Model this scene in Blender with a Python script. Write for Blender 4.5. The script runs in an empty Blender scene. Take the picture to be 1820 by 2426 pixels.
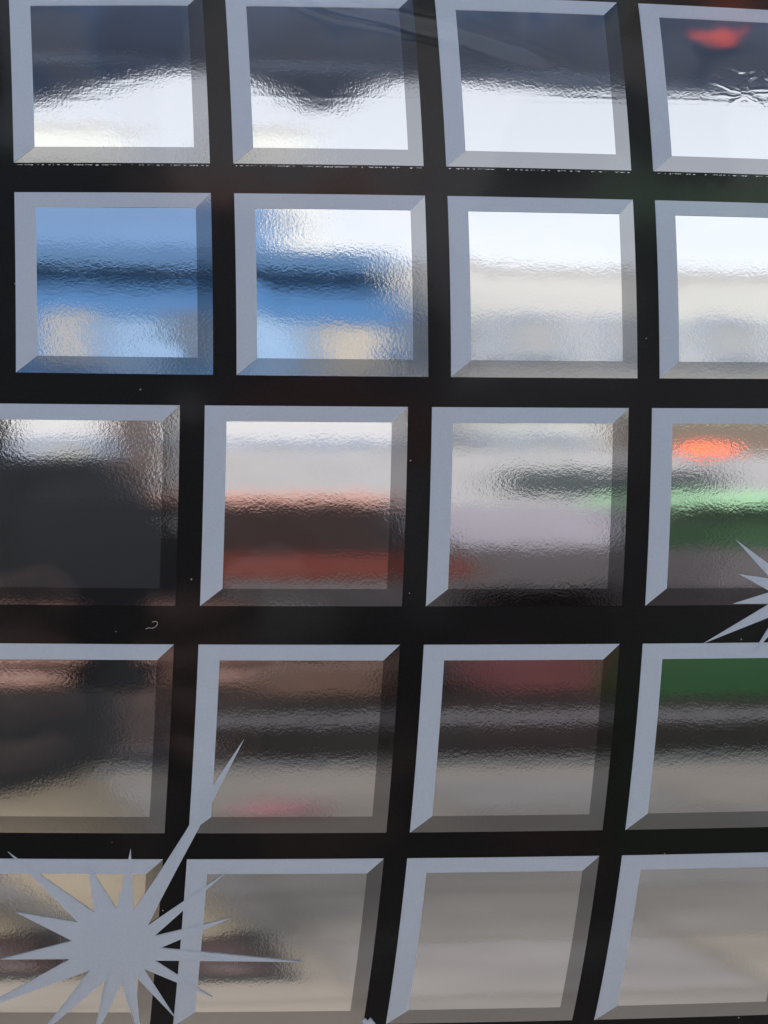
import bpy, bmesh, math, random
import numpy as np
from mathutils import Vector
random.seed(7)
S = bpy.context.scene
COL = S.collection
R = math.radians

# ------------------------------------------------------------------ camera, sky, sun, exposure
CAM_H = 1.25
cam_d = bpy.data.cameras.new('camera')
cam = bpy.data.objects.new('camera', cam_d)
COL.objects.link(cam)
cam.location = (0, 0, CAM_H)
cam.rotation_euler = (R(90), 0, 0)
cam_d.sensor_fit = 'VERTICAL'
cam_d.sensor_height = 24.0
cam_d.sensor_width = 18.0
cam_d.lens = 4930.26 / 2426 * 24.0
cam_d.clip_start = 0.003
cam_d.clip_end = 500
S.camera = cam

SUN_EL, SUN_ROT = R(52), R(-35)
wd = bpy.data.worlds.new('World')
S.world = wd
wd.use_nodes = True
nt = wd.node_tree
nt.nodes.clear()
wo = nt.nodes.new('ShaderNodeOutputWorld')
bg = nt.nodes.new('ShaderNodeBackground')
sky = nt.nodes.new('ShaderNodeTexSky')
sky.sky_type = 'NISHITA'
sky.sun_disc = False
sky.sun_elevation = SUN_EL
sky.sun_rotation = SUN_ROT
sky.dust_density = 6.0
sky.air_density = 1.2
hs = nt.nodes.new('ShaderNodeHueSaturation')
hs.inputs['Saturation'].default_value = 0.26
nt.links.new(sky.outputs[0], hs.inputs['Color'])
nt.links.new(hs.outputs[0], bg.inputs[0])
bg.inputs[1].default_value = 0.15
nt.links.new(bg.outputs[0], wo.inputs[0])

sd = bpy.data.lights.new('sun', 'SUN')
sd.energy = 0.7
sd.angle = R(14)
sd.color = (1.0, 0.96, 0.9)
sun = bpy.data.objects.new('sun', sd)
COL.objects.link(sun)
sdir = Vector((math.sin(SUN_ROT) * math.cos(SUN_EL), math.cos(SUN_ROT) * math.cos(SUN_EL), math.sin(SUN_EL)))
sun.rotation_euler = sdir.to_track_quat('Z', 'Y').to_euler()
sun.location = sdir * 40

vs = S.view_settings
vs.view_transform = 'Standard'
vs.look = 'None'
vs.gamma = 1
vs.use_curve_mapping = False
vs.exposure = 1.48

# ------------------------------------------------------------------ materials
MATS = {}
def nodes_of(name):
    m = bpy.data.materials.new(name)
    m.use_nodes = True
    n = m.node_tree
    b = n.nodes['Principled BSDF']
    MATS[name] = m
    return m, n, b

def simple(name, col, rough=0.6, metal=0.0, noise=0.12, scale=6.0, spec=0.5, emit=None, estr=0):
    m, n, b = nodes_of(name)
    b.inputs['Roughness'].default_value = rough
    b.inputs['Metallic'].default_value = metal
    b.inputs['Specular IOR Level'].default_value = spec
    tc = n.nodes.new('ShaderNodeTexCoord')
    nz = n.nodes.new('ShaderNodeTexNoise')
    nz.inputs['Scale'].default_value = scale
    nz.inputs['Detail'].default_value = 4
    n.links.new(tc.outputs['Object'], nz.inputs['Vector'])
    rp = n.nodes.new('ShaderNodeValToRGB')
    rp.color_ramp.elements[0].position = 0.3
    rp.color_ramp.elements[1].position = 0.7
    rp.color_ramp.elements[0].color = [c * (1 - noise) for c in col] + [1]
    rp.color_ramp.elements[1].color = [min(1, c * (1 + noise)) for c in col] + [1]
    n.links.new(nz.outputs['Fac'], rp.inputs[0])
    n.links.new(rp.outputs[0], b.inputs['Base Color'])
    if emit:
        b.inputs['Emission Color'].default_value = (*emit, 1)
        b.inputs['Emission Strength'].default_value = estr
    return m

# the clear film stretched flat over the printed foil has one plane of its own: its gloss is a coat layer
YAW = 0.0935
FILM_N = Vector((math.sin(YAW) * math.cos(R(-3.2)), -math.cos(YAW) * math.cos(R(-3.2)), math.sin(R(-3.2))))

def uvnode(n):
    u = n.nodes.new('ShaderNodeUVMap')
    u.uv_map = 'print'
    return u.outputs[0]

def mapped(n, src, sc):
    mp = n.nodes.new('ShaderNodeMapping')
    mp.inputs['Scale'].default_value = sc
    n.links.new(src, mp.inputs['Vector'])
    return mp.outputs[0]

def noise(n, src, scale, detail=2.0, rough=0.5):
    z = n.nodes.new('ShaderNodeTexNoise')
    z.inputs['Scale'].default_value = scale
    z.inputs['Detail'].default_value = detail
    z.inputs['Roughness'].default_value = rough
    n.links.new(src, z.inputs['Vector'])
    return z.outputs['Fac']

def math2(n, op, a, b=None, c=None, clamp=False):
    k = n.nodes.new('ShaderNodeMath')
    k.operation = op
    k.use_clamp = clamp
    for i, v in enumerate((a, b, c)):
        if v is None:
            continue
        if isinstance(v, (int, float)):
            k.inputs[i].default_value = v
        else:
            n.links.new(v, k.inputs[i])
    return k.outputs[0]

def film_normal(n, uv):
    """Clear film: flat plane with slow waviness."""
    z = n.nodes.new('ShaderNodeTexNoise')
    z.inputs['Scale'].default_value = 1.6
    z.inputs['Detail'].default_value = 3
    n.links.new(uv, z.inputs['Vector'])
    sub = n.nodes.new('ShaderNodeVectorMath'); sub.operation = 'SUBTRACT'
    n.links.new(z.outputs['Color'], sub.inputs[0]); sub.inputs[1].default_value = (0.5, 0.5, 0.5)
    scl = n.nodes.new('ShaderNodeVectorMath'); scl.operation = 'SCALE'
    n.links.new(sub.outputs[0], scl.inputs[0]); scl.inputs['Scale'].default_value = 0.04
    add = n.nodes.new('ShaderNodeVectorMath'); add.operation = 'ADD'
    n.links.new(scl.outputs[0], add.inputs[0]); add.inputs[1].default_value = FILM_N
    # shallow folds of the film that lean back and catch the sky
    sep = n.nodes.new('ShaderNodeSeparateXYZ'); n.links.new(uv, sep.inputs[0])
    u, s_ = sep.outputs[0], sep.outputs[1]
    wob = math2(n, 'MULTIPLY', math2(n, 'SUBTRACT', z.outputs['Fac'], 0.5), 0.16)
    tot = None
    for a, b, wd_, u0, u1, amp in ((0.27, -2.735, 0.05, -0.25, 1.15, 0.30), (0.20, -1.53, 0.022, -2.4, -1.66, 0.32), (-0.25, -2.62, 0.02, -2.4, -1.80, 0.34), (0.5, -1.10, 0.016, -2.4, -1.72, 0.30)):
        d = math2(n, 'SUBTRACT', s_, math2(n, 'ADD', math2(n, 'MULTIPLY', u, a), b))
        d = math2(n, 'DIVIDE', math2(n, 'ADD', d, wob), wd_)
        g = math2(n, 'EXPONENT', math2(n, 'MULTIPLY', math2(n, 'MULTIPLY', d, d), -1.0))
        g = math2(n, 'MULTIPLY', g, math2(n, 'MULTIPLY', math2(n, 'SUBTRACT', u, u0), 4.0, clamp=True))
        g = math2(n, 'MULTIPLY', g, math2(n, 'MULTIPLY', math2(n, 'SUBTRACT', u1, u), 4.0, clamp=True))
        g = math2(n, 'MULTIPLY', g, amp)
        tot = g if tot is None else math2(n, 'ADD', tot, g)
    cz = n.nodes.new('ShaderNodeCombineXYZ'); n.links.new(tot, cz.inputs[2])
    ad2 = n.nodes.new('ShaderNodeVectorMath'); ad2.operation = 'ADD'
    n.links.new(add.outputs[0], ad2.inputs[0]); n.links.new(cz.outputs[0], ad2.inputs[1])
    nrm = n.nodes.new('ShaderNodeVectorMath'); nrm.operation = 'NORMALIZE'
    n.links.new(ad2.outputs[0], nrm.inputs[0])
    return nrm.outputs[0]

def film_coat(n, b, uv):
    n.links.new(film_normal(n, uv), b.inputs['Coat Normal'])
    b.inputs['Coat Weight'].default_value = 1.0
    b.inputs['Coat Roughness'].default_value = 0.07
    b.inputs['Coat IOR'].default_value = 1.55

def crease_height(n, uv):
    """Long shallow folds of the wrap across the top row and a crumpled spot in its last square."""
    sep = n.nodes.new('ShaderNodeSeparateXYZ'); n.links.new(uv, sep.inputs[0])
    u, s = sep.outputs[0], sep.outputs[1]
    tot = None
    def ridge(s0, wob, wobscale, width, amp, seed, umin=None, umax=None):
        nonlocal tot
        cmb = n.nodes.new('ShaderNodeCombineXYZ')
        n.links.new(u, cmb.inputs[0]); cmb.inputs[1].default_value = seed
        w = noise(n, cmb.outputs[0], wobscale, 3.0)
        d = math2(n, 'SUBTRACT', s, s0)
        d = math2(n, 'ADD', d, math2(n, 'MULTIPLY', math2(n, 'SUBTRACT', w, 0.5), wob))
        d = math2(n, 'DIVIDE', d, width)
        g = math2(n, 'EXPONENT', math2(n, 'MULTIPLY', math2(n, 'MULTIPLY', d, d), -1.0))
        g = math2(n, 'MULTIPLY', g, amp)
        g = math2(n, 'MULTIPLY', g, math2(n, 'MULTIPLY', noise(n, cmb.outputs[0], 2.3, 1.0), 1.6))
        if umin is not None:
            g = math2(n, 'MULTIPLY', g, math2(n, 'MULTIPLY', math2(n, 'SUBTRACT', u, umin), 8.0, clamp=True))
        if umax is not None:
            g = math2(n, 'MULTIPLY', g, math2(n, 'MULTIPLY', math2(n, 'SUBTRACT', umax, u), 8.0, clamp=True))
        tot = g if tot is None else math2(n, 'ADD', tot, g)
    ridge(-2.245, 0.05, 1.3, 0.012, 0.8, 1.0, -0.8)
    ridge(-2.27, 0.10, 1.1, 0.010, 0.7, 4.0, 0.9)
    ridge(-2.20, 0.16, 1.7, 0.012, 0.6, 7.0, -1.35, -0.7)
    ridge(-2.31, 0.12, 2.1, 0.014, 0.6, 11.0, -1.6, -0.8)
    # crumple
    dv = n.nodes.new('ShaderNodeVectorMath'); dv.operation = 'DISTANCE'
    n.links.new(uv, dv.inputs[0]); dv.inputs[1].default_value = (1.97, -2.37, 0)
    msk = math2(n, 'MULTIPLY', math2(n, 'SUBTRACT', 0.22, dv.outputs['Value']), 7.0, clamp=True)
    vo = n.nodes.new('ShaderNodeTexVoronoi'); vo.feature = 'DISTANCE_TO_EDGE'
    vo.inputs['Scale'].default_value = 10
    wz = n.nodes.new('ShaderNodeTexNoise'); wz.inputs['Scale'].default_value = 9; wz.inputs['Detail'].default_value = 2
    n.links.new(uv, wz.inputs['Vector'])
    wsc = n.nodes.new('ShaderNodeVectorMath'); wsc.operation = 'MULTIPLY_ADD'
    n.links.new(wz.outputs['Color'], wsc.inputs[0]); wsc.inputs[1].default_value = (0.16, 0.09, 0.0); n.links.new(mapped(n, uv, (0.75, 1.25, 1.0)), wsc.inputs[2])
    n.links.new(wsc.outputs[0], vo.inputs['Vector'])
    cr = math2(n, 'MULTIPLY', math2(n, 'SUBTRACT', 0.16, vo.outputs['Distance'], clamp=True), 16.0)
    tot = math2(n, 'ADD', tot, math2(n, 'MULTIPLY', cr, msk))
    # small wrinkles in the first square
    dv2 = n.nodes.new('ShaderNodeVectorMath'); dv2.operation = 'DISTANCE'
    n.links.new(uv, dv2.inputs[0]); dv2.inputs[1].default_value = (-1.02, -2.25, 0)
    m2 = math2(n, 'MULTIPLY', math2(n, 'SUBTRACT', 0.42, dv2.outputs['Value']), 3.0, clamp=True)
    w2 = noise(n, mapped(n, uv, (3.0, 9.0, 1.0)), 2.2, 4.0, 0.65)
    tot = math2(n, 'ADD', tot, math2(n, 'MULTIPLY', math2(n, 'MULTIPLY', w2, 2.2), m2))
    return tot

def foil(name, base, rough, grain, dents, creased=False):
    m, n, b = nodes_of(name)
    uv = uvnode(n)
    out = n.nodes['Material Output']
    n.nodes.remove(b)
    gl = n.nodes.new('ShaderNodeBsdfGlossy')
    gl.distribution = 'BECKMANN'
    gl.inputs['Color'].default_value = (*base, 1)
    gl.inputs['Roughness'].default_value = rough
    h1 = noise(n, uv, 72.0, 1.5, 0.6)                 # orange-peel grain of the foil
    h2 = noise(n, mapped(n, uv, (1.0, 1.3, 1.0)), 7.0, 2.0)
    h = math2(n, 'ADD', math2(n, 'MULTIPLY', math2(n, 'MULTIPLY', h1, h2), grain), math2(n, 'MULTIPLY', h2, dents))
    if creased:
        h = math2(n, 'ADD', h, math2(n, 'MULTIPLY', crease_height(n, uv), 1.1))
    bp = n.nodes.new('ShaderNodeBump')
    bp.inputs['Strength'].default_value = 1.0
    bp.inputs['Distance'].default_value = 4.0e-6
    n.links.new(h, bp.inputs['Height'])
    n.links.new(bp.outputs[0], gl.inputs['Normal'])
    fm = n.nodes.new('ShaderNodeBsdfGlossy')
    fm.distribution = 'BECKMANN'
    fm.inputs['Roughness'].default_value = 0.04
    fnrm = film_normal(n, uv)
    n.links.new(fnrm, fm.inputs['Normal'])
    fr = n.nodes.new('ShaderNodeFresnel'); fr.inputs['IOR'].default_value = 1.5
    n.links.new(fnrm, fr.inputs['Normal'])
    mx = n.nodes.new('ShaderNodeMixShader')
    n.links.new(math2(n, 'MULTIPLY', fr.outputs[0], 1.4), mx.inputs['Fac'])
    n.links.new(gl.outputs[0], mx.inputs[1])
    n.links.new(fm.outputs[0], mx.inputs[2])
    n.links.new(mx.outputs[0], out.inputs['Surface'])
    return m

def ink(name, col, rough, spec, speck=None, mottle=0.06):
    m, n, b = nodes_of(name)
    uv = uvnode(n)
    b.inputs['Roughness'].default_value = rough
    b.inputs['Specular IOR Level'].default_value = spec
    f = noise(n, uv, 75.0, 2.0, 0.7)
    rp = n.nodes.new('ShaderNodeValToRGB')
    rp.color_ramp.elements[0].position = 0.32
    rp.color_ramp.elements[1].position = 0.68
    rp.color_ramp.elements[0].color = [c * (1 - mottle) for c in col] + [1]
    rp.color_ramp.elements[1].color = [c * (1 + mottle) for c in col] + [1]
    n.links.new(f, rp.inputs[0])
    out = rp.outputs[0]
    if speck:                                          # pin holes in the ink
        vo = n.nodes.new('ShaderNodeTexVoronoi')
        vo.inputs['Scale'].default_value = 9.0
        n.links.new(uv, vo.inputs['Vector'])
        g = math2(n, 'LESS_THAN', vo.outputs['Distance'], 0.035)
        sep = n.nodes.new('ShaderNodeSeparateColor'); n.links.new(vo.outputs['Color'], sep.inputs[0])
        g = math2(n, 'MULTIPLY', g, math2(n, 'GREATER_THAN', sep.outputs[0], 0.72))
        mx = n.nodes.new('ShaderNodeMix'); mx.data_type = 'RGBA'
        n.links.new(g, mx.inputs['Factor'])
        n.links.new(out, mx.inputs['A']); mx.inputs['B'].default_value = (*speck, 1)
        out = mx.outputs['Result']
    n.links.new(out, b.inputs['Base Color'])
    film_coat(n, b, uv)
    return m

foil('mirror_foil', (0.90, 0.90, 0.90), 0.072, 2.3, 1.1)
foil('dark_foil', (0.40, 0.40, 0.41), 0.09, 2.6, 1.2)  # darker foil, as under the translucent dark print of the bevels
foil('creased_foil', (0.90, 0.90, 0.90), 0.072, 2.3, 1.1, True)
foil('creased_dark_foil', (0.40, 0.40, 0.41), 0.09, 2.6, 1.2, True)
ink('silver_ink', (0.645, 0.72, 0.85), 0.55, 0.3, None, 0.035)
ink('black_ink', (0.004, 0.004, 0.005), 0.5, 0.2, (0.45, 0.45, 0.45), 0.6)
simple('card', (0.06, 0.06, 0.06), 0.9)

# ------------------------------------------------------------------ helpers for things
def tag(o, label=None, cat=None, group=None, kind=None):
    if label: o['label'] = label
    if cat: o['category'] = cat
    if group: o['group'] = group
    if kind: o['kind'] = kind
    return o

def empty(name, loc, label, cat, rz=0.0, group=None):
    o = bpy.data.objects.new(name, None)
    o.location = loc
    o.rotation_euler = (0, 0, rz)
    o.empty_display_size = 0.05
    COL.objects.link(o)
    return tag(o, label, cat, group)

def link(name, me, mat, parent=None):
    o = bpy.data.objects.new(name, me)
    COL.objects.link(o)
    if mat: me.materials.append(MATS[mat])
    if parent: o.parent = parent
    return o

def from_bm(name, bm, mat, parent=None, smooth=False, bevel=0.0):
    if bevel:
        bmesh.ops.bevel(bm, geom=list(bm.edges), offset=bevel, segments=2, affect='EDGES', clamp_overlap=True)
    bmesh.ops.recalc_face_normals(bm, faces=bm.faces)
    me = bpy.data.meshes.new(name)
    bm.to_mesh(me)
    bm.free()
    if smooth:
        for p in me.polygons: p.use_smooth = True
    return link(name, me, mat, parent)

def bx(bm, x0, x1, y0, y1, z0, z1):
    v = [bm.verts.new(c) for c in ((x0, y0, z0), (x1, y0, z0), (x1, y1, z0), (x0, y1, z0), (x0, y0, z1), (x1, y0, z1), (x1, y1, z1), (x0, y1, z1))]
    for f in ((0, 3, 2, 1), (4, 5, 6, 7), (0, 1, 5, 4), (1, 2, 6, 5), (2, 3, 7, 6), (3, 0, 4, 7)):
        bm.faces.new([v[i] for i in f])

def box(name, ext, mat, parent=None, bevel=0.0):
    bm = bmesh.new()
    bx(bm, *ext)
    return from_bm(name, bm, mat, parent, bevel=bevel)

def prism(name, prof, y0, y1, mat, parent=None, bevel=0.0, smooth=False):
    """profile (x, z) extruded along y"""
    bm = bmesh.new()
    a = [bm.verts.new((x, y0, z)) for x, z in prof]
    b = [bm.verts.new((x, y1, z)) for x, z in prof]
    bm.faces.new(a); bm.faces.new(b[::-1])
    k = len(prof)
    for i in range(k):
        bm.faces.new((a[i], b[i], b[(i + 1) % k], a[(i + 1) % k]))
    return from_bm(name, bm, mat, parent, smooth, bevel)

def cyl(name, c, r, h, mat, parent=None, axis='z', seg=24, r2=None, bevel=0.0):
    bm = bmesh.new()
    bmesh.ops.create_cone(bm, cap_ends=True, segments=seg, radius1=r, radius2=r if r2 is None else r2, depth=h)
    for v in bm.verts:
        x, y, z = v.co
        if axis == 'y': v.co = (x, z, -y)
        elif axis == 'x': v.co = (z, y, -x)
        v.co += Vector(c)
    return from_bm(name, bm, mat, parent, bevel=bevel)

# ------------------------------------------------------------------ the printed foil wrap: real curved surface
PITCH = 0.04
FX, S0 = 4930.26, 2.4918218
WV = np.array([0.5160122, -0.0889048, 0.0295332])
OV = np.array([-0.2034458, 0.2813429, 9.4753611])
th_ = np.linalg.norm(WV); k_ = WV / th_
KX = np.array([[0, -k_[2], k_[1]], [k_[2], 0, -k_[0]], [-k_[1], k_[0], 0]])
RM = np.eye(3) + math.sin(th_) * KX + (1 - math.cos(th_)) * KX @ KX
SG = np.linspace(-5, 5, 2001)
TH = 0.13 * (SG - S0) + 0.17 * np.tanh((SG - S0) / 0.9)
hh = SG[1] - SG[0]
YY = np.concatenate([[0], np.cumsum((np.cos(TH[1:]) + np.cos(TH[:-1])) / 2 * hh)]); YY -= YY[1000]
ZZ = np.concatenate([[0], np.cumsum((np.sin(TH[1:]) + np.sin(TH[:-1])) / 2 * hh)]); ZZ -= ZZ[1000]

def surf(u, s, off=0.0):
    """point and normal of the wrap at print coordinates (u right, s down), lifted by off metres"""
    q = np.array([u, np.interp(s, SG, YY), np.interp(s, SG, ZZ)])
    t = np.interp(s, SG, TH)
    p = (RM @ q + OV) * PITCH
    nn = RM @ np.array([0, math.sin(t), -math.cos(t)])
    nw = Vector((nn[0], nn[2], -nn[1]))
    return Vector((p[0], p[2], CAM_H - p[1])) + nw * off, nw

SHEET_O = surf(0, 3.3, -0.002)[0]
WARP = {0: ([0.00823, 0.97364, -0.02691, -0.00395, -0.00955, -0.01415, 0.00048], [-0.00089, 0.00276, -0.00281, -0.00722, 0.00583, -0.00234, -0.00642]),
        1: ([-0.11068, 1.03005, -0.03071, -0.00515, -0.0089, -0.01241, 0.00158], [0.00212, -0.0002, 0.0009, -0.00247, 0.00429, -0.00114, -0.00173])}
def warp(g, c, s):
    B = (1, c, s, c * c, c * s, s * s, c * c * s)
    cu, cs = WARP[g]
    return sum(a * b for a, b in zip(cu, B)), s + sum(a * b for a, b in zip(cs, B))

def finish_patch(name, verts, faces, uvs, nrm, mat, parent):
    me = bpy.data.meshes.new(name)
    me.from_pydata([tuple(v - SHEET_O) for v in verts], [], faces)
    ul = me.uv_layers.new(name='print')
    for l in me.loops:
        ul.data[l.index].uv = uvs[l.vertex_index]
    for p in me.polygons: p.use_smooth = True
    me.update()
    me.normals_split_custom_set_from_vertices([tuple(x) for x in nrm])
    return link(name, me, mat, parent)

def patch(name, quad, g, off, mat, parent, nu=6, ns=6):
    """quad in nominal (c, s): TL TR BR BL -> a thin raised patch following the curve, with edges down to the sheet"""
    V, U, N, F = [], [], [], []
    for j in range(ns + 1):
        for i in range(nu + 1):
            a, b = i / nu, j / ns
            c = (quad[0][0] * (1 - a) + quad[1][0] * a) * (1 - b) + (quad[3][0] * (1 - a) + quad[2][0] * a) * b
            s = (quad[0][1] * (1 - a) + quad[1][1] * a) * (1 - b) + (quad[3][1] * (1 - a) + quad[2][1] * a) * b
            u, s = warp(g, c, s) if g is not None else (c, s)
            p, nn = surf(u, s, off)
            V.append(p); U.append((u, s)); N.append(nn)
    W = nu + 1
    for j in range(ns):
        for i in range(nu):
            F.append((j * W + i, (j + 1) * W + i, (j + 1) * W + i + 1, j * W + i + 1))
    ring = [i for i in range(nu)] + [j * W + nu for j in range(ns)] + [ns * W + i for i in range(nu, 0, -1)] + [j * W for j in range(ns, 0, -1)]
    base = len(V)
    for r in ring:
        p, nn = surf(U[r][0], U[r][1], -0.0002)
        V.append(p); U.append(U[r]); N.append(nn)
    L = len(ring)
    for i in range(L):
        F.append((ring[i], ring[(i + 1) % L], base + (i + 1) % L, base + i))
    return finish_patch(name, V, F, U, N, mat, parent)

def polypatch(name, pts, off, mat, parent, centre):
    """star-like polygon in (u, s): fan around centre, each spoke cut in steps so it follows the curve"""
    V, U, N, F = [], [], [], []
    def add(u, s, o=off):
        p, nn = surf(u, s, o)
        V.append(p); U.append((u, s)); N.append(nn)
        return len(V) - 1
    if sum(p[0] * q[1] - q[0] * p[1] for p, q in zip(pts, pts[1:] + pts[:1])) > 0:
        pts = pts[::-1]
    c = add(*centre)
    k = len(pts); st = 4
    rings = []
    for t in range(1, st + 1):
        rings.append([add(centre[0] + (p[0] - centre[0]) * t / st, centre[1] + (p[1] - centre[1]) * t / st) for p in pts])
    rim = [add(p[0], p[1], -0.0002) for p in pts]
    for i in range(k):
        j = (i + 1) % k
        F.append((c, rings[0][i], rings[0][j]))
        for t in range(st - 1):
            F.append((rings[t][i], rings[t + 1][i], rings[t + 1][j], rings[t][j]))
        F.append((rings[-1][i], rim[i], rim[j], rings[-1][j]))
    return finish_patch(name, V, F, U, N, mat, parent)

sheet = empty('foil_wrap', SHEET_O, 'shiny silver wrapping foil with framed squares between black bars and pale starbursts', 'wrapping foil')

# black printed ground of the wrap, a real thin sheet
def ground_sheet():
    V, U, N, F = [], [], [], []
    nu, ns = 24, 90
    u0, u1, s0, s1 = -3.15, 3.55, -3.62, 3.05
    for lay, off in ((0, 0.0), (1, -0.0012)):
        for j in range(ns + 1):
            for i in range(nu + 1):
                u, s = u0 + (u1 - u0) * i / nu, s0 + (s1 - s0) * j / ns
                p, nn = surf(u, s, off)
                V.append(p); U.append((u, s)); N.append(nn if lay == 0 else -nn)
    W = nu + 1; K = W * (ns + 1)
    for j in range(ns):
        for i in range(nu):
            a = j * W + i
            F.append((a, a + W, a + W + 1, a + 1))
            F.append((K + a, K + a + 1, K + a + W + 1, K + a + W))
    ring = [i for i in range(nu)] + [j * W + nu for j in range(ns)] + [ns * W + i for i in range(nu, 0, -1)] + [j * W for j in range(ns, 0, -1)]
    for i in range(len(ring)):
        a, b = ring[i], ring[(i + 1) % len(ring)]
        F.append((a, b, K + b, K + a))
    return finish_patch('printed_ground', V, F, U, N, 'black_ink', sheet)
ground_sheet()

ST = [(-3.66, -2.93), (-2.7857, -1.9047), (-1.7583, -0.9027), (-0.7634, 0.146), (0.3223, 1.2055), (1.3323, 2.2113), (2.35, 3.2)]
TW, BL, BT, BR, BB = 0.8924, 0.0951, 0.0714, 0.0709, 0.0791
EDGES = []
for r in range(1, 6):
    s0, s1 = ST[r]
    g = 0 if r <= 2 else 1
    for c in range(0, 6):
        mf, df = ('creased_foil', 'creased_dark_foil') if r == 1 else ('mirror_foil', 'dark_foil')
        a, b = c - 2.5, c - 2.5 + TW
        TL, TR, BRc, BLc = (a, s0), (b, s0), (b, s1), (a, s1)
        iTL, iTR, iBR, iBL = (a + BL, s0 + BT), (b - BR, s0 + BT), (b - BR, s1 - BB), (a + BL, s1 - BB)
        t = patch('mirror_tile', (iTL, iTR, iBR, iBL), g, 0.00010, mf, sheet, 8, 8)
        if r == 1: EDGES.append((t, a + 0.01, b, s1, g))
        patch('light_bevel', (TL, TR, iTR, iTL), g, 0.00022, 'silver_ink', t, 8, 2)
        patch('light_bevel', (TL, iTL, iBL, BLc), g, 0.00022, 'silver_ink', t, 2, 8)
        patch('dark_bevel', (iTR, TR, BRc, iBR), g, 0.00010, df, t, 2, 8)
        patch('dark_bevel', (iBL, iBR, BRc, BLc), g, 0.00010, df, t, 8, 2)

# ragged bare-foil edge showing under the first row
def foil_edge(t, a, b, s1, g):
    V, U, N, F = [], [], [], []
    c = a
    while c < b - 0.012:
        w_ = random.uniform(0.003, 0.016); h_ = random.uniform(0.001, 0.0055)
        if random.random() < 0.55:
            i0 = len(V)
            for q in ((c, s1 + 0.009), (c + w_, s1 + 0.009), (c + w_ * random.uniform(.5, 1), s1 + 0.009 + h_), (c + w_ * random.uniform(0, .4), s1 + 0.009 + h_)):
                u, s = warp(g, *q); p, nn = surf(u, s, 0.00012)
                V.append(p); U.append((u, s)); N.append(nn)
            F.append((i0, i0 + 3, i0 + 2, i0 + 1))
        c += w_
    finish_patch('foil_edge', V, F, U, N, 'dark_foil', t)
for t, a, b, s1, g in EDGES: foil_edge(t, a, b, s1, g)

# starbursts
STAR1 = [(-1.1807, 1.6353), (-1.4957, 1.2838), (-1.1071, 1.5867), (-1.1381, 1.3392), (-1.0053, 1.57), (-0.9397, 1.2737), (-0.9278, 1.58), (-0.8138, 1.3994), (-0.690, 1.1927), (-0.5601, 0.9642), (-0.4279, 0.7601), (-0.5691, 1.0528), (-0.6357, 1.1887), (-0.7243, 1.3654), (-0.8013, 1.5234), (-0.8625, 1.6578), (-0.5035, 1.394), (-0.8338, 1.7113), (-0.4765, 1.6222), (-0.805, 1.7719), (-0.1491, 1.8557), (-0.8297, 1.8371), (-0.5593, 2.0419), (-0.8792, 1.8808), (-0.734, 2.1544), (-0.9205, 1.9184), (-0.8891, 2.3409), (-0.985, 1.9558), (-1.1494, 2.3786), (-1.0607, 1.94), (-1.397, 2.2757), (-1.126, 1.8815), (-1.6886, 2.115), (-1.2154, 1.8234), (-1.5373, 1.8202), (-1.2061, 1.7307), (-1.4638, 1.5802)]
st1 = polypatch('starburst', STAR1, 0.00034, 'silver_ink', sheet, (-0.9979, 1.7523))
st1['label'] = 'large pale starburst over the lower left corner squares'
STAR2 = [(2.04, -0.02), (1.8375, -0.1649), (2.0051, 0.0167), (1.8549, -0.0044), (2.008, 0.0775), (1.8289, 0.1328), (2.0029, 0.1325), (1.6969, 0.3157), (2.0379, 0.1816),
         (1.93, 0.36), (2.075, 0.205), (2.06, 0.44), (2.12, 0.21), (2.19, 0.40), (2.165, 0.19), (2.40, 0.33), (2.20, 0.155), (2.42, 0.16), (2.215, 0.11), (2.60, 0.0),
         (2.205, 0.06), (2.34, -0.10), (2.175, 0.015), (2.23, -0.22), (2.13, -0.015), (2.09, -0.30), (2.085, -0.02)]
st2 = polypatch('starburst', STAR2, 0.00034, 'silver_ink', sheet, (2.1165, 0.093))
st2['label'] = 'pale starburst cut off by the right edge of the picture'
fk = polypatch('ink_fleck', [(0.150, 2.19), (0.165, 2.178), (0.178, 2.192), (0.19, 2.176), (0.215, 2.21), (0.16, 2.215)], 0.0003, 'silver_ink', sheet, (0.178, 2.203))

# a curl of lint on the black bar
simple('lint', (0.5, 0.48, 0.45), 0.9)
lpts = [(-0.875, 0.252), (-0.862, 0.247), (-0.845, 0.249), (-0.832, 0.243), (-0.823, 0.233), (-0.822, 0.222), (-0.832, 0.217), (-0.846, 0.221)]
lo = surf(*lpts[0], 0.0001)[0]
lv, lf = [], []
for i, (u, s) in enumerate(lpts):
    q, nn = surf(u, s, 0.00015)
    a, b = lpts[max(0, i - 1)], lpts[min(len(lpts) - 1, i + 1)]
    side = (surf(*b)[0] - surf(*a)[0]).normalized().cross(nn)
    for k in range(4):
        t = math.pi / 2 * k
        lv.append(tuple(q - lo + (side * math.cos(t) + nn * math.sin(t)) * 0.00007))
    if i:
        for k in range(4):
            lf.append((4 * i - 4 + k, 4 * i - 4 + (k + 1) % 4, 4 * i + (k + 1) % 4, 4 * i + k))
lm = bpy.data.meshes.new('lint_fibre'); lm.from_pydata(lv, [], lf)
lint = link('lint_fibre', lm, 'lint'); lint.location = lo
tag(lint, 'tiny curled pale fibre on the black bar between third and fourth row', 'lint')

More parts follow.
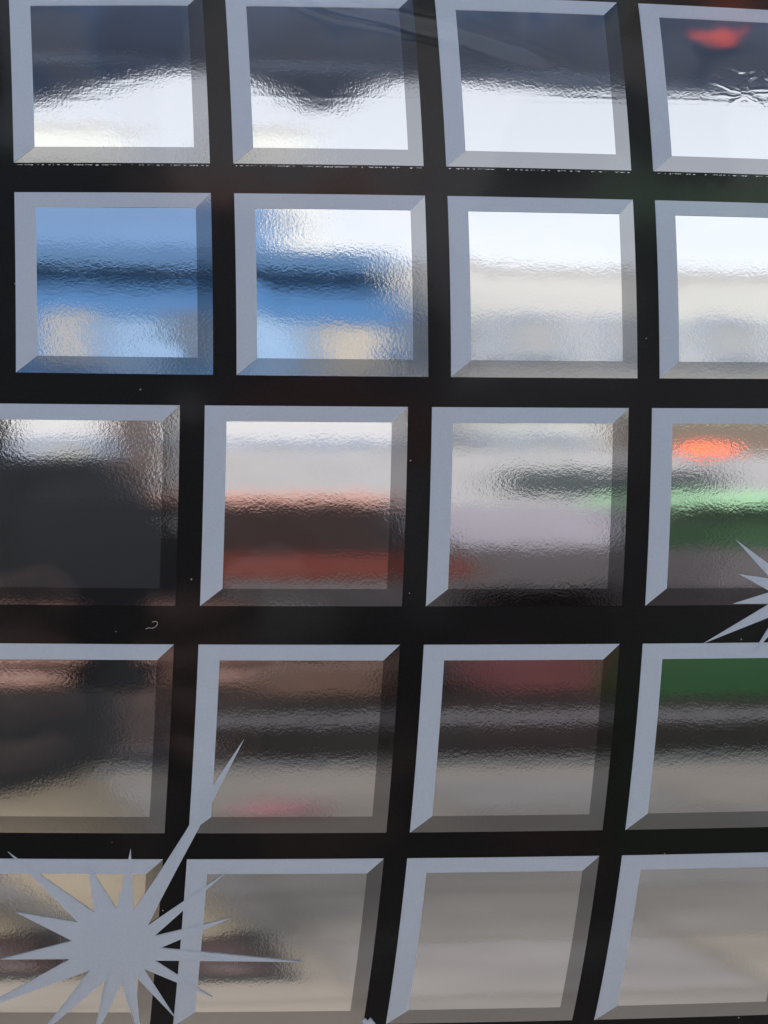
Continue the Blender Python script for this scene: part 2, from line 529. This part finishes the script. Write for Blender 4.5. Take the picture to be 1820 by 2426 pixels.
# ------------------------------------------------------------------ what the mirror foil looks at: the street side behind the camera
SY = 0.38                     # the wrap stands about here; distances below run from it towards -Y
simple('paving', (0.165, 0.15, 0.135), 0.9, spec=0.15, noise=0.10, scale=2.5)
simple('asphalt', (0.013, 0.0115, 0.0115), 0.95, spec=0.0, noise=0.2, scale=1.5)
simple('kerbstone', (0.05, 0.05, 0.05), 0.8)
simple('canopy_cloth', (0.19, 0.25, 0.36), 0.9, noise=0.15, scale=3)
simple('steel', (0.5, 0.5, 0.52), 0.35, 0.9)
simple('blue_wall', (0.02, 0.1, 0.25), 0.7, noise=0.10, scale=0.8)
simple('pale_blue', (0.06, 0.135, 0.27), 0.7, noise=0.08, scale=0.8)
simple('navy', (0.018, 0.077, 0.18), 0.7)
simple('cream', (0.27, 0.25, 0.215), 0.7, noise=0.1, scale=0.7)
simple('pale_wall', (0.35, 0.355, 0.35), 0.8, noise=0.12, scale=0.5)
simple('white_paint', (0.37, 0.37, 0.38), 0.35)
simple('window_dark', (0.03, 0.04, 0.045), 0.15, spec=0.6)
simple('window_grey', (0.25, 0.245, 0.23), 0.3)
simple('red_paint', (0.075, 0.016, 0.012), 0.25)
simple('rubber', (0.02, 0.02, 0.02), 0.8)
simple('lilac_paint', (0.2, 0.19, 0.225), 0.35)
simple('green_paint', (0.16, 0.34, 0.17), 0.4)
simple('dark_green', (0.006, 0.034, 0.009), 0.5)
simple('grey_paint', (0.06, 0.055, 0.06), 0.35)
simple('maroon', (0.06, 0.012, 0.015), 0.7)
simple('pink', (0.3, 0.14, 0.155), 0.6)
simple('amber', (0.5, 0.1, 0.02), 0.4, emit=(1.0, 0.085, 0.01), estr=2.8)
simple('line_paint', (0.036, 0.034, 0.038), 0.8)
simple('brown_wood', (0.11, 0.085, 0.065), 0.7)
simple('red_roof_sky_sheen', (0.36, 0.2, 0.17), 0.5)  # red roof with the sky's pinkish reflection put into its colour
simple('slab_a', (0.18, 0.16, 0.14), 0.9, spec=0.15)
simple('slab_b', (0.145, 0.135, 0.125), 0.9, spec=0.15)
simple('slab_c', (0.165, 0.155, 0.15), 0.9, spec=0.15)
simple('black_plastic', (0.008, 0.009, 0.012), 0.5, spec=0.2)
simple('tinted_glass', (0.016, 0.009, 0.009), 0.3, spec=0.2)
simple('shutter_blue', (0.16, 0.26, 0.40), 0.7)
simple('dark_shutter', (0.05, 0.055, 0.06), 0.7)
simple('card_brown', (0.055, 0.028, 0.02), 0.8)
simple('mint_paint', (0.24, 0.42, 0.26), 0.5)
simple('tower_grey', (0.46, 0.47, 0.46), 0.8)
simple('tower_cream', (0.46, 0.48, 0.47), 0.8)
simple('post_brown', (0.045, 0.03, 0.029), 0.8)
simple('van_paint', (0.25, 0.25, 0.262), 0.45)
simple('shoe_leather', (0.035, 0.02, 0.02), 0.6)
simple('black_cloth', (0.014, 0.015, 0.018), 0.9)
simple('skin', (0.15, 0.085, 0.07), 0.55, noise=0.08, scale=30)
simple('hair', (0.02, 0.015, 0.012), 0.6)
simple('khaki', (0.24, 0.205, 0.155), 0.9)
simple('lamp_glass', (0.8, 0.8, 0.75), 0.2)
simple('kraft', (0.42, 0.27, 0.12), 0.8, noise=0.2, scale=8)

def struct(o):
    o['kind'] = 'structure'
    return o
struct(box('ground', (-160, 160, -200, 60, -0.3, -0.135), 'asphalt'))
struct(box('road', (-60, 60, -12.0, -2.75, -0.134, -0.12), 'asphalt'))
pv = struct(box('pavement', (-12, 12, -2.27, 3.5, -0.134, 0.0), 'paving'))
sme = {}
for i in range(-2, 7):
    for j in range(0, 7):
        k = random.choice('abc')
        if k not in sme:
            bm = bmesh.new(); bx(bm, -0.17, 0.17, -0.17, 0.17, 0.0, 0.006)
            o = from_bm('paving_slab', bm, 'slab_' + k, pv, bevel=0.002)
            sme[k] = o.data
        else:
            o = bpy.data.objects.new('paving_slab', sme[k]); COL.objects.link(o); o.parent = pv
        o.location = (i * 0.35 + random.uniform(-.004, .004), 0.2 - j * 0.35, 0.001 + random.uniform(0, 0.003))
struct(box('kerb', (-12, 12, -2.42, -2.272, -0.134, 0.004), 'kerbstone', bevel=0.012))
struct(box('road_line', (-40, 40, SY - 3.95, SY - 3.70, -0.119, -0.114), 'line_paint'))
struct(box('far_pavement', (-60, 60, -14.8, -12.002, -0.134, 0.0), 'kerbstone'))

# stall canopy over the wrap
cn = empty('stall_canopy', (0.6, -0.2, 0), 'dark navy stall canopy with pointed valance reflected across the top row', 'canopy')
def canopy():
    bm = bmesh.new()
    xs = [-2.6 + 0.1 * i for i in range(53)]
    def roof(x, y):  # ridge along x
        return 3.03 - 0.28 * abs((y + 0.0) / 1.3) + 0.015 * math.sin(x * 3.1)
    ys = [-1.049, -0.6, -0.2, 0.2, 0.6, 1.1]
    vv = [[bm.verts.new((x - 0.6, y + 0.2, roof(x, y))) for x in xs] for y in ys]
    for j in range(len(ys) - 1):
        for i in range(len(xs) - 1):
            bm.faces.new((vv[j][i], vv[j][i + 1], vv[j + 1][i + 1], vv[j + 1][i]))
    geo = bmesh.ops.solidify(bm, geom=bm.faces[:], thickness=0.004)
    from_bm('roof_cloth', bm, 'canopy_cloth', cn, smooth=True)
    bm = bmesh.new()
    def drop(x):
        d = 0.065 + 0.012 * math.sin(x * 9 + 2.5)
        for c, w, h in ((-0.15, 0.23, 0.26), (0.245, 0.095, 0.19)):
            d += h * max(0, 1 - abs(x - c) / w)
        return d
    xs2 = [-2.6 + 0.02 * i for i in range(261)]
    t = [bm.verts.new((x - 0.6, -1.052 + 0.2, roof(x, -1.05) + 0.03)) for x in xs2]
    b = [bm.verts.new((x - 0.6, -1.056 + 0.2 + 0.008 * math.sin(x * 20), roof(x, -1.05) - drop(x))) for x in xs2]
    for i in range(len(xs2) - 1):
        bm.faces.new((t[i], b[i], b[i + 1], t[i + 1]))
    bmesh.ops.solidify(bm, geom=bm.faces[:], thickness=0.003)
    from_bm('valance', bm, 'canopy_cloth', cn)
    for x in (-2.55, 2.55):
        for y in (-1.0, 1.05):
            cyl('post', (x - 0.6, y + 0.2, 1.385), 0.02, 2.77, 'steel', cn)
canopy()

# far buildings
def facade(name, x0, x1, D, h, wall, label, depth=6.0, plinth=None):
    b = empty(name, ((x0 + x1) / 2, SY - D, 0), label, 'building')
    w = (x1 - x0) / 2
    box('wall', (-w, w, -depth, 0, -0.12, h), wall, b)
    return b, w

D = 13.0
def hz(el): return 1.24 + D * math.tan(R(el))
def xa(az): return D * math.tan(R(az))
bb, w = facade('blue_building', -5.0, xa(11.6), D, hz(24.5), 'blue_wall', 'blue fronted building with pale windows reflected in the second row, left squares')
cx = (-5.0 + xa(11.6)) / 2
box('cornice', (-w - 0.1, w - 0.1, -1.0, 0.35, hz(24.5) + 0.003, hz(26.6)), 'navy', bb)
box('ground_floor', (-w + 0.02, w - 0.02, 0.002, 0.16, 0.0, hz(12.6)), 'white_paint', bb)
box('upper_storey', (-w, w - 0.75, -5.5, -0.4, hz(26.6) + 0.003, hz(33)), 'pale_blue', bb)
def pane(par, a0, a1, e0, e1, mat, nm='window', y=0.0):
    o = box(nm, (xa(a0) - cx, xa(a1) - cx, y - 0.05, y + 0.06, hz(e0), hz(e1)), mat, par)
    fr = 0.07
    bm = bmesh.new()
    x0, x1, z0, z1 = xa(a0) - cx, xa(a1) - cx, hz(e0), hz(e1)
    bx(bm, x0 - fr, x0 - 0.002, y, y + 0.09, z0 - fr, z1 + fr)
    bx(bm, x1 + 0.002, x1 + fr, y, y + 0.09, z0 - fr, z1 + fr)
    bx(bm, x0, x1, y, y + 0.09, z1 + 0.002, z1 + fr)
    bx(bm, x0, x1, y, y + 0.12, z0 - fr, z0 - 0.002)
    from_bm('frame', bm, 'pale_blue', o)
    return o
pane(bb, 1.0, 2.1, 15.5, 20.6, 'cream')
pane(bb, 2.8, 4.2, 13.5, 20.0, 'shutter_blue', 'shutter')
pane(bb, 4.75, 5.7, 16.2, 20.9, 'dark_shutter')
pane(bb, 6.4, 8.4, 13.2, 20.2, 'shutter_blue', 'shutter')
pane(bb, 8.9, 10.9, 14.2, 19.8, 'cream')
pane(bb, -4, -2.2, 15, 20.5, 'cream')
for a in (0.8, 3.6, 6.6, 9.2):
    pane(bb, a, a + 1.7, 1, 8.0, 'window_grey', y=0.165)

for nm, a0, a1, e1, mt, lb in (('tower_block', 6.9, 9.3, 39.0, 'tower_grey', 'pale grey tower block reflected low in the top row, second square'),
                              ('tower_block', -6.0, 3.2, 38.5, 'tower_cream', 'cream tower block reflected low in the top row, first square')):
    DT = 30.0
    tx0, tx1, tz = DT * math.tan(R(a0)), DT * math.tan(R(a1)), 1.25 + DT * math.tan(R(e1))
    tb = empty(nm, ((tx0 + tx1) / 2, SY - DT, 0), lb, 'building')
    tw = (tx1 - tx0) / 2
    box('wall', (-tw, tw, -8, 0, -0.13, tz), mt, tb)
    box('parapet', (-tw - 0.1, tw + 0.1, -8.1, 0.12, tz + 0.003, tz + 0.4), 'white_paint', tb)
    for fl in range(2, int(tz / 3.0)):
        box('window', (-tw + 0.4, tw - 0.4, -0.05, 0.05, fl * 3.0, fl * 3.0 + 1.2), 'window_grey', tb)
wp = empty('standin_post', (0.175, SY - 3.25, -0.12), 'added dark brown post standing in for the brown reflection between the first and second squares', 'post')  # added post, supplies the brown tone mirrored in the left squares
prism('shaft', [(-0.05, 0), (-0.05, 2.1), (0.05, 2.1), (0.05, 0)], -0.05, 0.05, 'post_brown', wp, bevel=0.012)
prism('cap', [(-0.095, 2.102), (-0.06, 2.17), (0.06, 2.17), (0.095, 2.102)], -0.09, 0.09, 'post_brown', wp, bevel=0.008)
box('foot', (-0.11, 0.11, -0.11, 0.11, 0.0, 0.06), 'grey_paint', wp, bevel=0.01)
pb, w2 = facade('pale_building', xa(11.7), 16.0, D + 0.8, hz(27.0), 'pale_wall', 'pale stone building reflected in the second row, right squares')
cx = (xa(11.7) + 16.0) / 2
box('cornice', (-w2 - 0.05, w2 + 0.05, -0.5, 0.05, hz(27.0) + 0.003, hz(27.7)), 'white_paint', pb)
box('band', (-w2, w2, 0.002, 0.12, hz(12.3), hz(13.0)), 'white_paint', pb)
box('shopfront', (xa(18.2) - cx, xa(24) - cx, 0.002, 0.3, 0.0, hz(11.5)), 'brown_wood', pb)
for a in (12.8, 15.6, 18.6, 21.6, 24.6, 27.6):
    for e0, e1 in ((18.0, 22.0), (2, 9.5)):
        if e0 == 2 and 18 < a < 24: continue
        pane(pb, a, a + 1.3, e0, e1, 'window_grey')

# vehicles
def wheel(par, x, y, r, side):
    t = cyl('wheel', (x, y, r - 0.12), r, 0.2, 'rubber', par, 'y', 28, bevel=0.02)
    cyl('rim', (x, y + side * 0.07, r - 0.12), r * 0.62, 0.09, 'steel', t, 'y', 20)

rv = empty('parked_minibus', (-0.55, SY - 7.1, 0), 'red minibus with dark window band reflected in the third row, second square', 'minibus')
prism('body', [(-2.0, 0.67), (-2.0, 0.95), (1.98, 0.95), (2.02, 0.85), (2.02, 0.67)], -0.86, 0.86, 'red_paint', rv, bevel=0.03)
prism('sill', [(-1.98, 0.16), (-1.98, 0.668), (1.98, 0.668), (1.98, 0.16)], -0.84, 0.84, 'grey_paint', rv, bevel=0.02)
prism('glasshouse', [(-1.95, 0.952), (-1.9, 1.50), (1.80, 1.50), (1.95, 0.952)], -0.82, 0.82, 'tinted_glass', rv, bevel=0.02)
prism('roof', [(-1.97, 1.502), (-1.97, 1.63), (1.75, 1.63), (1.84, 1.502)], -0.85, 0.85, 'red_roof_sky_sheen', rv, bevel=0.03)
for x in (-1.9, -0.7, 0.55, 1.72):
    for sy in (-0.835, 0.822):
        box('pillar', (x, x + 0.06, sy, sy + 0.014, 0.953, 1.50), 'black_plastic', rv)
for sx in (-1.3, 1.3):
    wheel(rv, sx, 0.80, 0.33, 1); wheel(rv, sx, -0.80, 0.33, -1)
for sy in (-0.6, 0.6):
    box('headlight', (2.015, 2.04, sy - 0.15, sy + 0.15, 0.66, 0.80), 'lamp_glass', rv, bevel=0.008)
    box('tail_light', (-2.03, -1.99, sy - 0.12, sy + 0.12, 0.66, 0.84), 'red_paint', rv, bevel=0.008)

vn = empty('parked_van', (1.85 + 1.2, SY - 10.2, 0), 'white delivery van with dark side window reflected in the third row', 'van')
prism('body', [(-2.3, 0.25), (-2.3, 2.35), (-2.1, 2.5), (1.2, 2.5), (1.75, 1.65), (2.35, 1.3), (2.45, 0.9), (2.45, 0.25)], -0.95, 0.95, 'van_paint', vn, bevel=0.05)
box('side_window', (-0.75, 0.35, 0.952, 0.965, 1.78, 2.2), 'window_dark', vn, bevel=0.005)
box('side_panel', (-2.2, 2.2, 0.952, 0.97, 0.95, 1.62), 'lilac_paint', vn, bevel=0.005)
box('lower_panel', (-2.2, 2.3, 0.952, 0.968, 0.32, 0.93), 'grey_paint', vn, bevel=0.005)
box('windscreen', (1.5, 1.7, -0.8, 0.8, 1.75, 2.1), 'window_dark', vn)
for sx in (-1.5, 1.6):
    wheel(vn, sx, 0.86, 0.36, 1); wheel(vn, sx, -0.86, 0.36, -1)


# green kiosk with an amber beacon on a post
gk = empty('green_kiosk', (2.75, SY - 5.6, 0), 'green street kiosk with bright green top reflected in the rightmost squares', 'kiosk')
box('cabinet', (-0.68, 1.3, -1.0, 0.0, -0.11, 0.62), 'grey_paint', gk, bevel=0.02)
box('counter', (-0.72, 1.34, -1.05, 0.12, 0.622, 0.70), 'grey_paint', gk, bevel=0.01)
box('panel', (-0.66, 1.28, -0.98, -0.02, 1.05, 1.468), 'dark_green', gk, bevel=0.01)
box('lower_panel', (-0.66, 1.28, -0.97, -0.03, 0.702, 1.047), 'grey_paint', gk, bevel=0.01)
prism('awning', [(-0.76, 1.47), (-0.76, 1.62), (1.5, 1.62), (1.5, 1.47)], -1.1, 0.12, 'mint_paint', gk, bevel=0.02)
bc = empty('beacon_lamp', (2.15, SY - 5.9, 1.623), 'glowing amber beacon lamp reflected in the rightmost square of the third row', 'lamp')
cyl('post', (0, 0, 0.19), 0.012, 0.38, 'black_plastic', bc)
cyl('base', (0, 0, 0.40), 0.06, 0.04, 'black_plastic', bc)
bm = bmesh.new(); bmesh.ops.create_uvsphere(bm, u_segments=20, v_segments=12, radius=0.045)
for v in bm.verts: v.co.z = v.co.z * 0.8 + 0.465
from_bm('dome', bm, 'amber', bc, smooth=True)

# low things on the pavement
cr = empty('maroon_crate', (1.36, SY - 4.75, -0.12), 'maroon plastic crate reflected in the fourth row, third square', 'crate')
box('base', (-0.22, 0.28, -0.2, 0.2, 0.0, 0.03), 'maroon', cr)
for k in range(4):
    z = 0.05 + k * 0.1
    box('slat', (-0.22, 0.28, 0.185, 0.2, z, z + 0.075), 'maroon', cr); box('slat', (-0.22, 0.28, -0.2, -0.185, z, z + 0.075), 'maroon', cr)
    box('slat', (-0.22, -0.205, -0.183, 0.183, z, z + 0.075), 'maroon', cr); box('slat', (0.265, 0.28, -0.183, 0.183, z, z + 0.075), 'maroon', cr)
gc = empty('green_crate', (1.82, SY - 4.3, -0.12), 'dark green crate reflected at the top of the rightmost square of the fourth row', 'crate')
box('base', (-0.40, 0.55, -0.3, 0.0, 0.0, 0.03), 'dark_green', gc)
for k in range(4):
    z = 0.04 + k * 0.115
    box('slat', (-0.40, 0.55, -0.016, 0.0, z, z + 0.10), 'dark_green', gc); box('slat', (-0.40, 0.55, -0.3, -0.284, z, z + 0.10), 'dark_green', gc)
    box('slat', (-0.40, -0.384, -0.282, -0.018, z, z + 0.10), 'dark_green', gc); box('slat', (0.534, 0.55, -0.282, -0.018, z, z + 0.10), 'dark_green', gc)
kb = empty('cardboard_box', (0.70, SY - 4.6, -0.12), 'brown cardboard box reflected in the fourth row, second square', 'box')
box('carton', (-0.16, 0.16, -0.12, 0.12, 0.001, 0.24), 'card_brown', kb, bevel=0.006)
for sx in (-1, 1):
    prism('flap', [(sx * 0.16, 0.243), (sx * 0.27, 0.30), (sx * 0.268, 0.306), (sx * 0.158, 0.249)], -0.115, 0.115, 'card_brown', kb)
pg = empty('pink_bag', (0.27, SY - 2.10, 0), 'small pink bag on the pavement reflected low in the fourth row, second square', 'bag')
prism('pouch', [(-0.05, 0.0), (-0.06, 0.04), (-0.04, 0.07), (0.04, 0.07), (0.06, 0.04), (0.05, 0.0)], -0.03, 0.03, 'pink', pg, bevel=0.015, smooth=True)
bm = bmesh.new()
pr = [Vector((0.035 * math.cos(t), 0, 0.068 + 0.035 * math.sin(t))) for t in [math.pi * i / 10 for i in range(11)]]
for i in range(10):
    for (dx, dz) in ((0, 0),):
        a, b = pr[i], pr[i + 1]
        bx(bm, min(a.x, b.x), max(a.x, b.x) + 0.004, -0.006, 0.006, min(a.z, b.z), max(a.z, b.z) + 0.006)
from_bm('handle', bm, 'pink', pg)

# ------------------------------------------------------------------ the photographer, seen only in the foil, and the phone
def skinned(name, verts, edges, radii, mat, parent, root=0, sub=2):
    me = bpy.data.meshes.new(name)
    me.from_pydata(verts, edges, [])
    o = link(name, me, mat, parent)
    md = o.modifiers.new('skin', 'SKIN')
    md.use_smooth_shade = True
    for v, r in zip(me.skin_vertices[0].data, radii):
        v.radius = (r, r) if isinstance(r, (int, float)) else r
    me.skin_vertices[0].data[root].use_root = True
    sb = o.modifiers.new('sub', 'SUBSURF'); sb.levels = sub; sb.render_levels = sub
    return o

def chain(specs):
    V, E, Rr = [], [], []
    for ch in specs:
        prev = None
        for it in ch:
            if isinstance(it, int):
                prev = it; continue
            V.append(it[0]); Rr.append(it[1])
            if prev is not None: E.append((prev, len(V) - 1))
            prev = len(V) - 1
    return V, E, Rr

PX, PY = -0.18, -0.66
ps = empty('person', (PX, PY, 0), 'person in black jacket holding up a phone, reflected in the left squares', 'person')
def L(x, y, z): return (x - PX, y - PY, z)
# body: pelvis 0, spine, head; arms ending in wrists
bodyspec = [
    [(L(PX, PY, 0.86), 0.09), (L(PX, PY + 0.01, 1.12), 0.125), (L(PX, PY, 1.27), 0.14), (L(PX - 0.01, PY, 1.40), 0.075), (L(PX - 0.015, PY + 0.015, 1.48), 0.055), (L(PX - 0.02, PY + 0.03, 1.56), 0.085), (L(PX - 0.02, PY + 0.035, 1.64), 0.08)],
    [2, (L(PX + 0.16, PY, 1.31), 0.055), (L(PX + 0.175, -0.47, 1.12), 0.042), (L(-0.020, -0.20, 1.105), 0.030), (L(-0.022, -0.075, 1.125), 0.026)],
    [2, (L(PX - 0.16, PY, 1.31), 0.055), (L(PX - 0.19, -0.45, 1.10), 0.042), (L(-0.16, -0.14, 1.10), 0.030), (L(-0.105, -0.055, 1.125), 0.026)],
    [0, (L(PX + 0.10, PY, 0.70), 0.06), (L(PX + 0.16, PY + 0.03, 0.46), 0.05), (L(PX + 0.24, PY - 0.01, 0.10), 0.04)],
    [0, (L(PX - 0.06, PY, 0.70), 0.06), (L(PX - 0.02, PY + 0.02, 0.46), 0.05), (L(PX + 0.06, PY - 0.06, 0.10), 0.04)],
]
skinned('body', *chain(bodyspec), 'skin', ps)
jk = [
    [(L(PX, PY, 0.68), 0.235), (L(PX, PY, 0.93), 0.21), (L(PX, PY + 0.01, 1.10), 0.165), (L(PX, PY, 1.27), 0.165), (L(PX - 0.01, PY, 1.40), 0.13), (L(PX - 0.015, PY - 0.01, 1.47), 0.145), (L(PX - 0.015, PY - 0.02, 1.56), 0.13)],
    [3, (L(PX + 0.16, PY, 1.31), 0.08), (L(PX + 0.175, -0.47, 1.12), 0.062), (L(0.0, -0.22, 1.105), 0.05), (L(-0.018, -0.085, 1.118), 0.044)],
    [3, (L(PX - 0.16, PY, 1.31), 0.08), (L(PX - 0.19, -0.45, 1.10), 0.062), (L(-0.175, -0.16, 1.095), 0.05), (L(-0.118, -0.075, 1.112), 0.044)],
]
skinned('jacket', *chain(jk), 'black_cloth', ps)
tr = [[(L(PX + 0.02, PY, 0.84), 0.11), (L(PX + 0.10, PY, 0.70), 0.088), (L(PX + 0.16, PY + 0.03, 0.46), 0.076), (L(PX + 0.24, PY - 0.01, 0.09), 0.062)],
      [0, (L(PX - 0.06, PY, 0.70), 0.088), (L(PX - 0.02, PY + 0.02, 0.46), 0.076), (L(PX + 0.06, PY - 0.06, 0.09), 0.062)]]
skinned('trousers', *chain(tr), 'khaki', ps)
for sx, sy in ((0.25, 0.0), (0.07, -0.05)):
    sh = skinned('shoe', *chain([[(L(PX + sx, PY + sy - 0.06, 0.05), 0.045), (L(PX + sx, PY + sy + 0.05, 0.05), 0.045), (L(PX + sx + 0.01, PY + sy + 0.13, 0.035), 0.042), (L(PX + sx + 0.015, PY + sy + 0.19, 0.03), 0.03)]]), 'shoe_leather', ps)
    box('sole', (sx - 0.045, sx + 0.06, sy - 0.11, sy + 0.215, 0.008, 0.02), 'rubber', sh, bevel=0.008)
hr = skinned('hair', *chain([[(L(PX - 0.02, PY + 0.005, 1.53), 0.085), (L(PX - 0.02, PY + 0.01, 1.62), 0.095), (L(PX - 0.02, PY + 0.03, 1.68), 0.07)]]), 'hair', ps)
for sx in (-1, 1):
    skinned('ear', *chain([[(L(PX - 0.02 + sx * 0.082, PY + 0.02, 1.575), 0.012), (L(PX - 0.02 + sx * 0.09, PY + 0.015, 1.60), 0.016), (L(PX - 0.02 + sx * 0.086, PY + 0.02, 1.62), 0.010)]]), 'skin', ps)
    e = cyl('eye', L(PX - 0.02 + sx * 0.032, PY + 0.112, 1.60), 0.012, 0.006, 'white_paint', ps, 'y', 12)
    cyl('pupil', L(PX - 0.02 + sx * 0.032, PY + 0.116, 1.60), 0.006, 0.004, 'hair', e, 'y', 10)
skinned('nose', *chain([[(L(PX - 0.02, PY + 0.108, 1.60), 0.010), (L(PX - 0.02, PY + 0.128, 1.565), 0.014)]]), 'skin', ps)
skinned('mouth', *chain([[(L(PX - 0.045, PY + 0.108, 1.53), 0.006), (L(PX - 0.02, PY + 0.116, 1.53), 0.008), (L(PX + 0.005, PY + 0.108, 1.53), 0.006)]]), 'pink', ps)

# hands closed on the lower half of the phone: palm plus five bent fingers each
def hand(side, wrist, px):
    # side +1: at the phone's +X edge, -1: at its -X edge; fingers wrap from the edge onto the lens face
    s = side
    w = Vector(wrist)
    palm = Vector((px + s * 0.012, -0.018, 1.15))
    spec = [[(L(*w), 0.024), (L(*(w * 0.5 + palm * 0.5)), 0.026), (L(*palm), 0.024)]]
    for k, ln in enumerate((0.9, 1.0, 0.95, 0.8)):
        z = 1.175 - 0.018 * k
        spec.append([2, (L(px + s * 0.012, -0.010, z), 0.009), (L(px + s * 0.010, 0.006, z + 0.002), 0.0085), (L(px - s * 0.012 * ln, 0.010, z + 0.003), 0.008), (L(px - s * 0.030 * ln, 0.009, z + 0.003), 0.007)])
    spec.append([2, (L(px - s * 0.004, -0.030, 1.165), 0.011), (L(px - s * 0.018, -0.026, 1.185), 0.0095), (L(px - s * 0.030, -0.020, 1.198), 0.008)])
    skinned('hand', *chain(spec), 'skin', ps)
hand(1, (-0.022, -0.075, 1.120), 0.010)
hand(-1, (-0.112, -0.06, 1.120), -0.066)

ph = empty('phone', (-0.028, -0.0065, 1.19), 'dark phone held up to the foil, reflected in the left squares', 'phone')
box('case', (-0.038, 0.038, -0.0042, 0.0042, -0.078, 0.078), 'black_plastic', ph, bevel=0.0035)
box('screen', (-0.035, 0.035, -0.0052, -0.0044, -0.074, 0.074), 'window_dark', ph)
cyl('lens_ring', (0.028, 0.0047, 0.060), 0.006, 0.0010, 'steel', ph, 'y', 20)
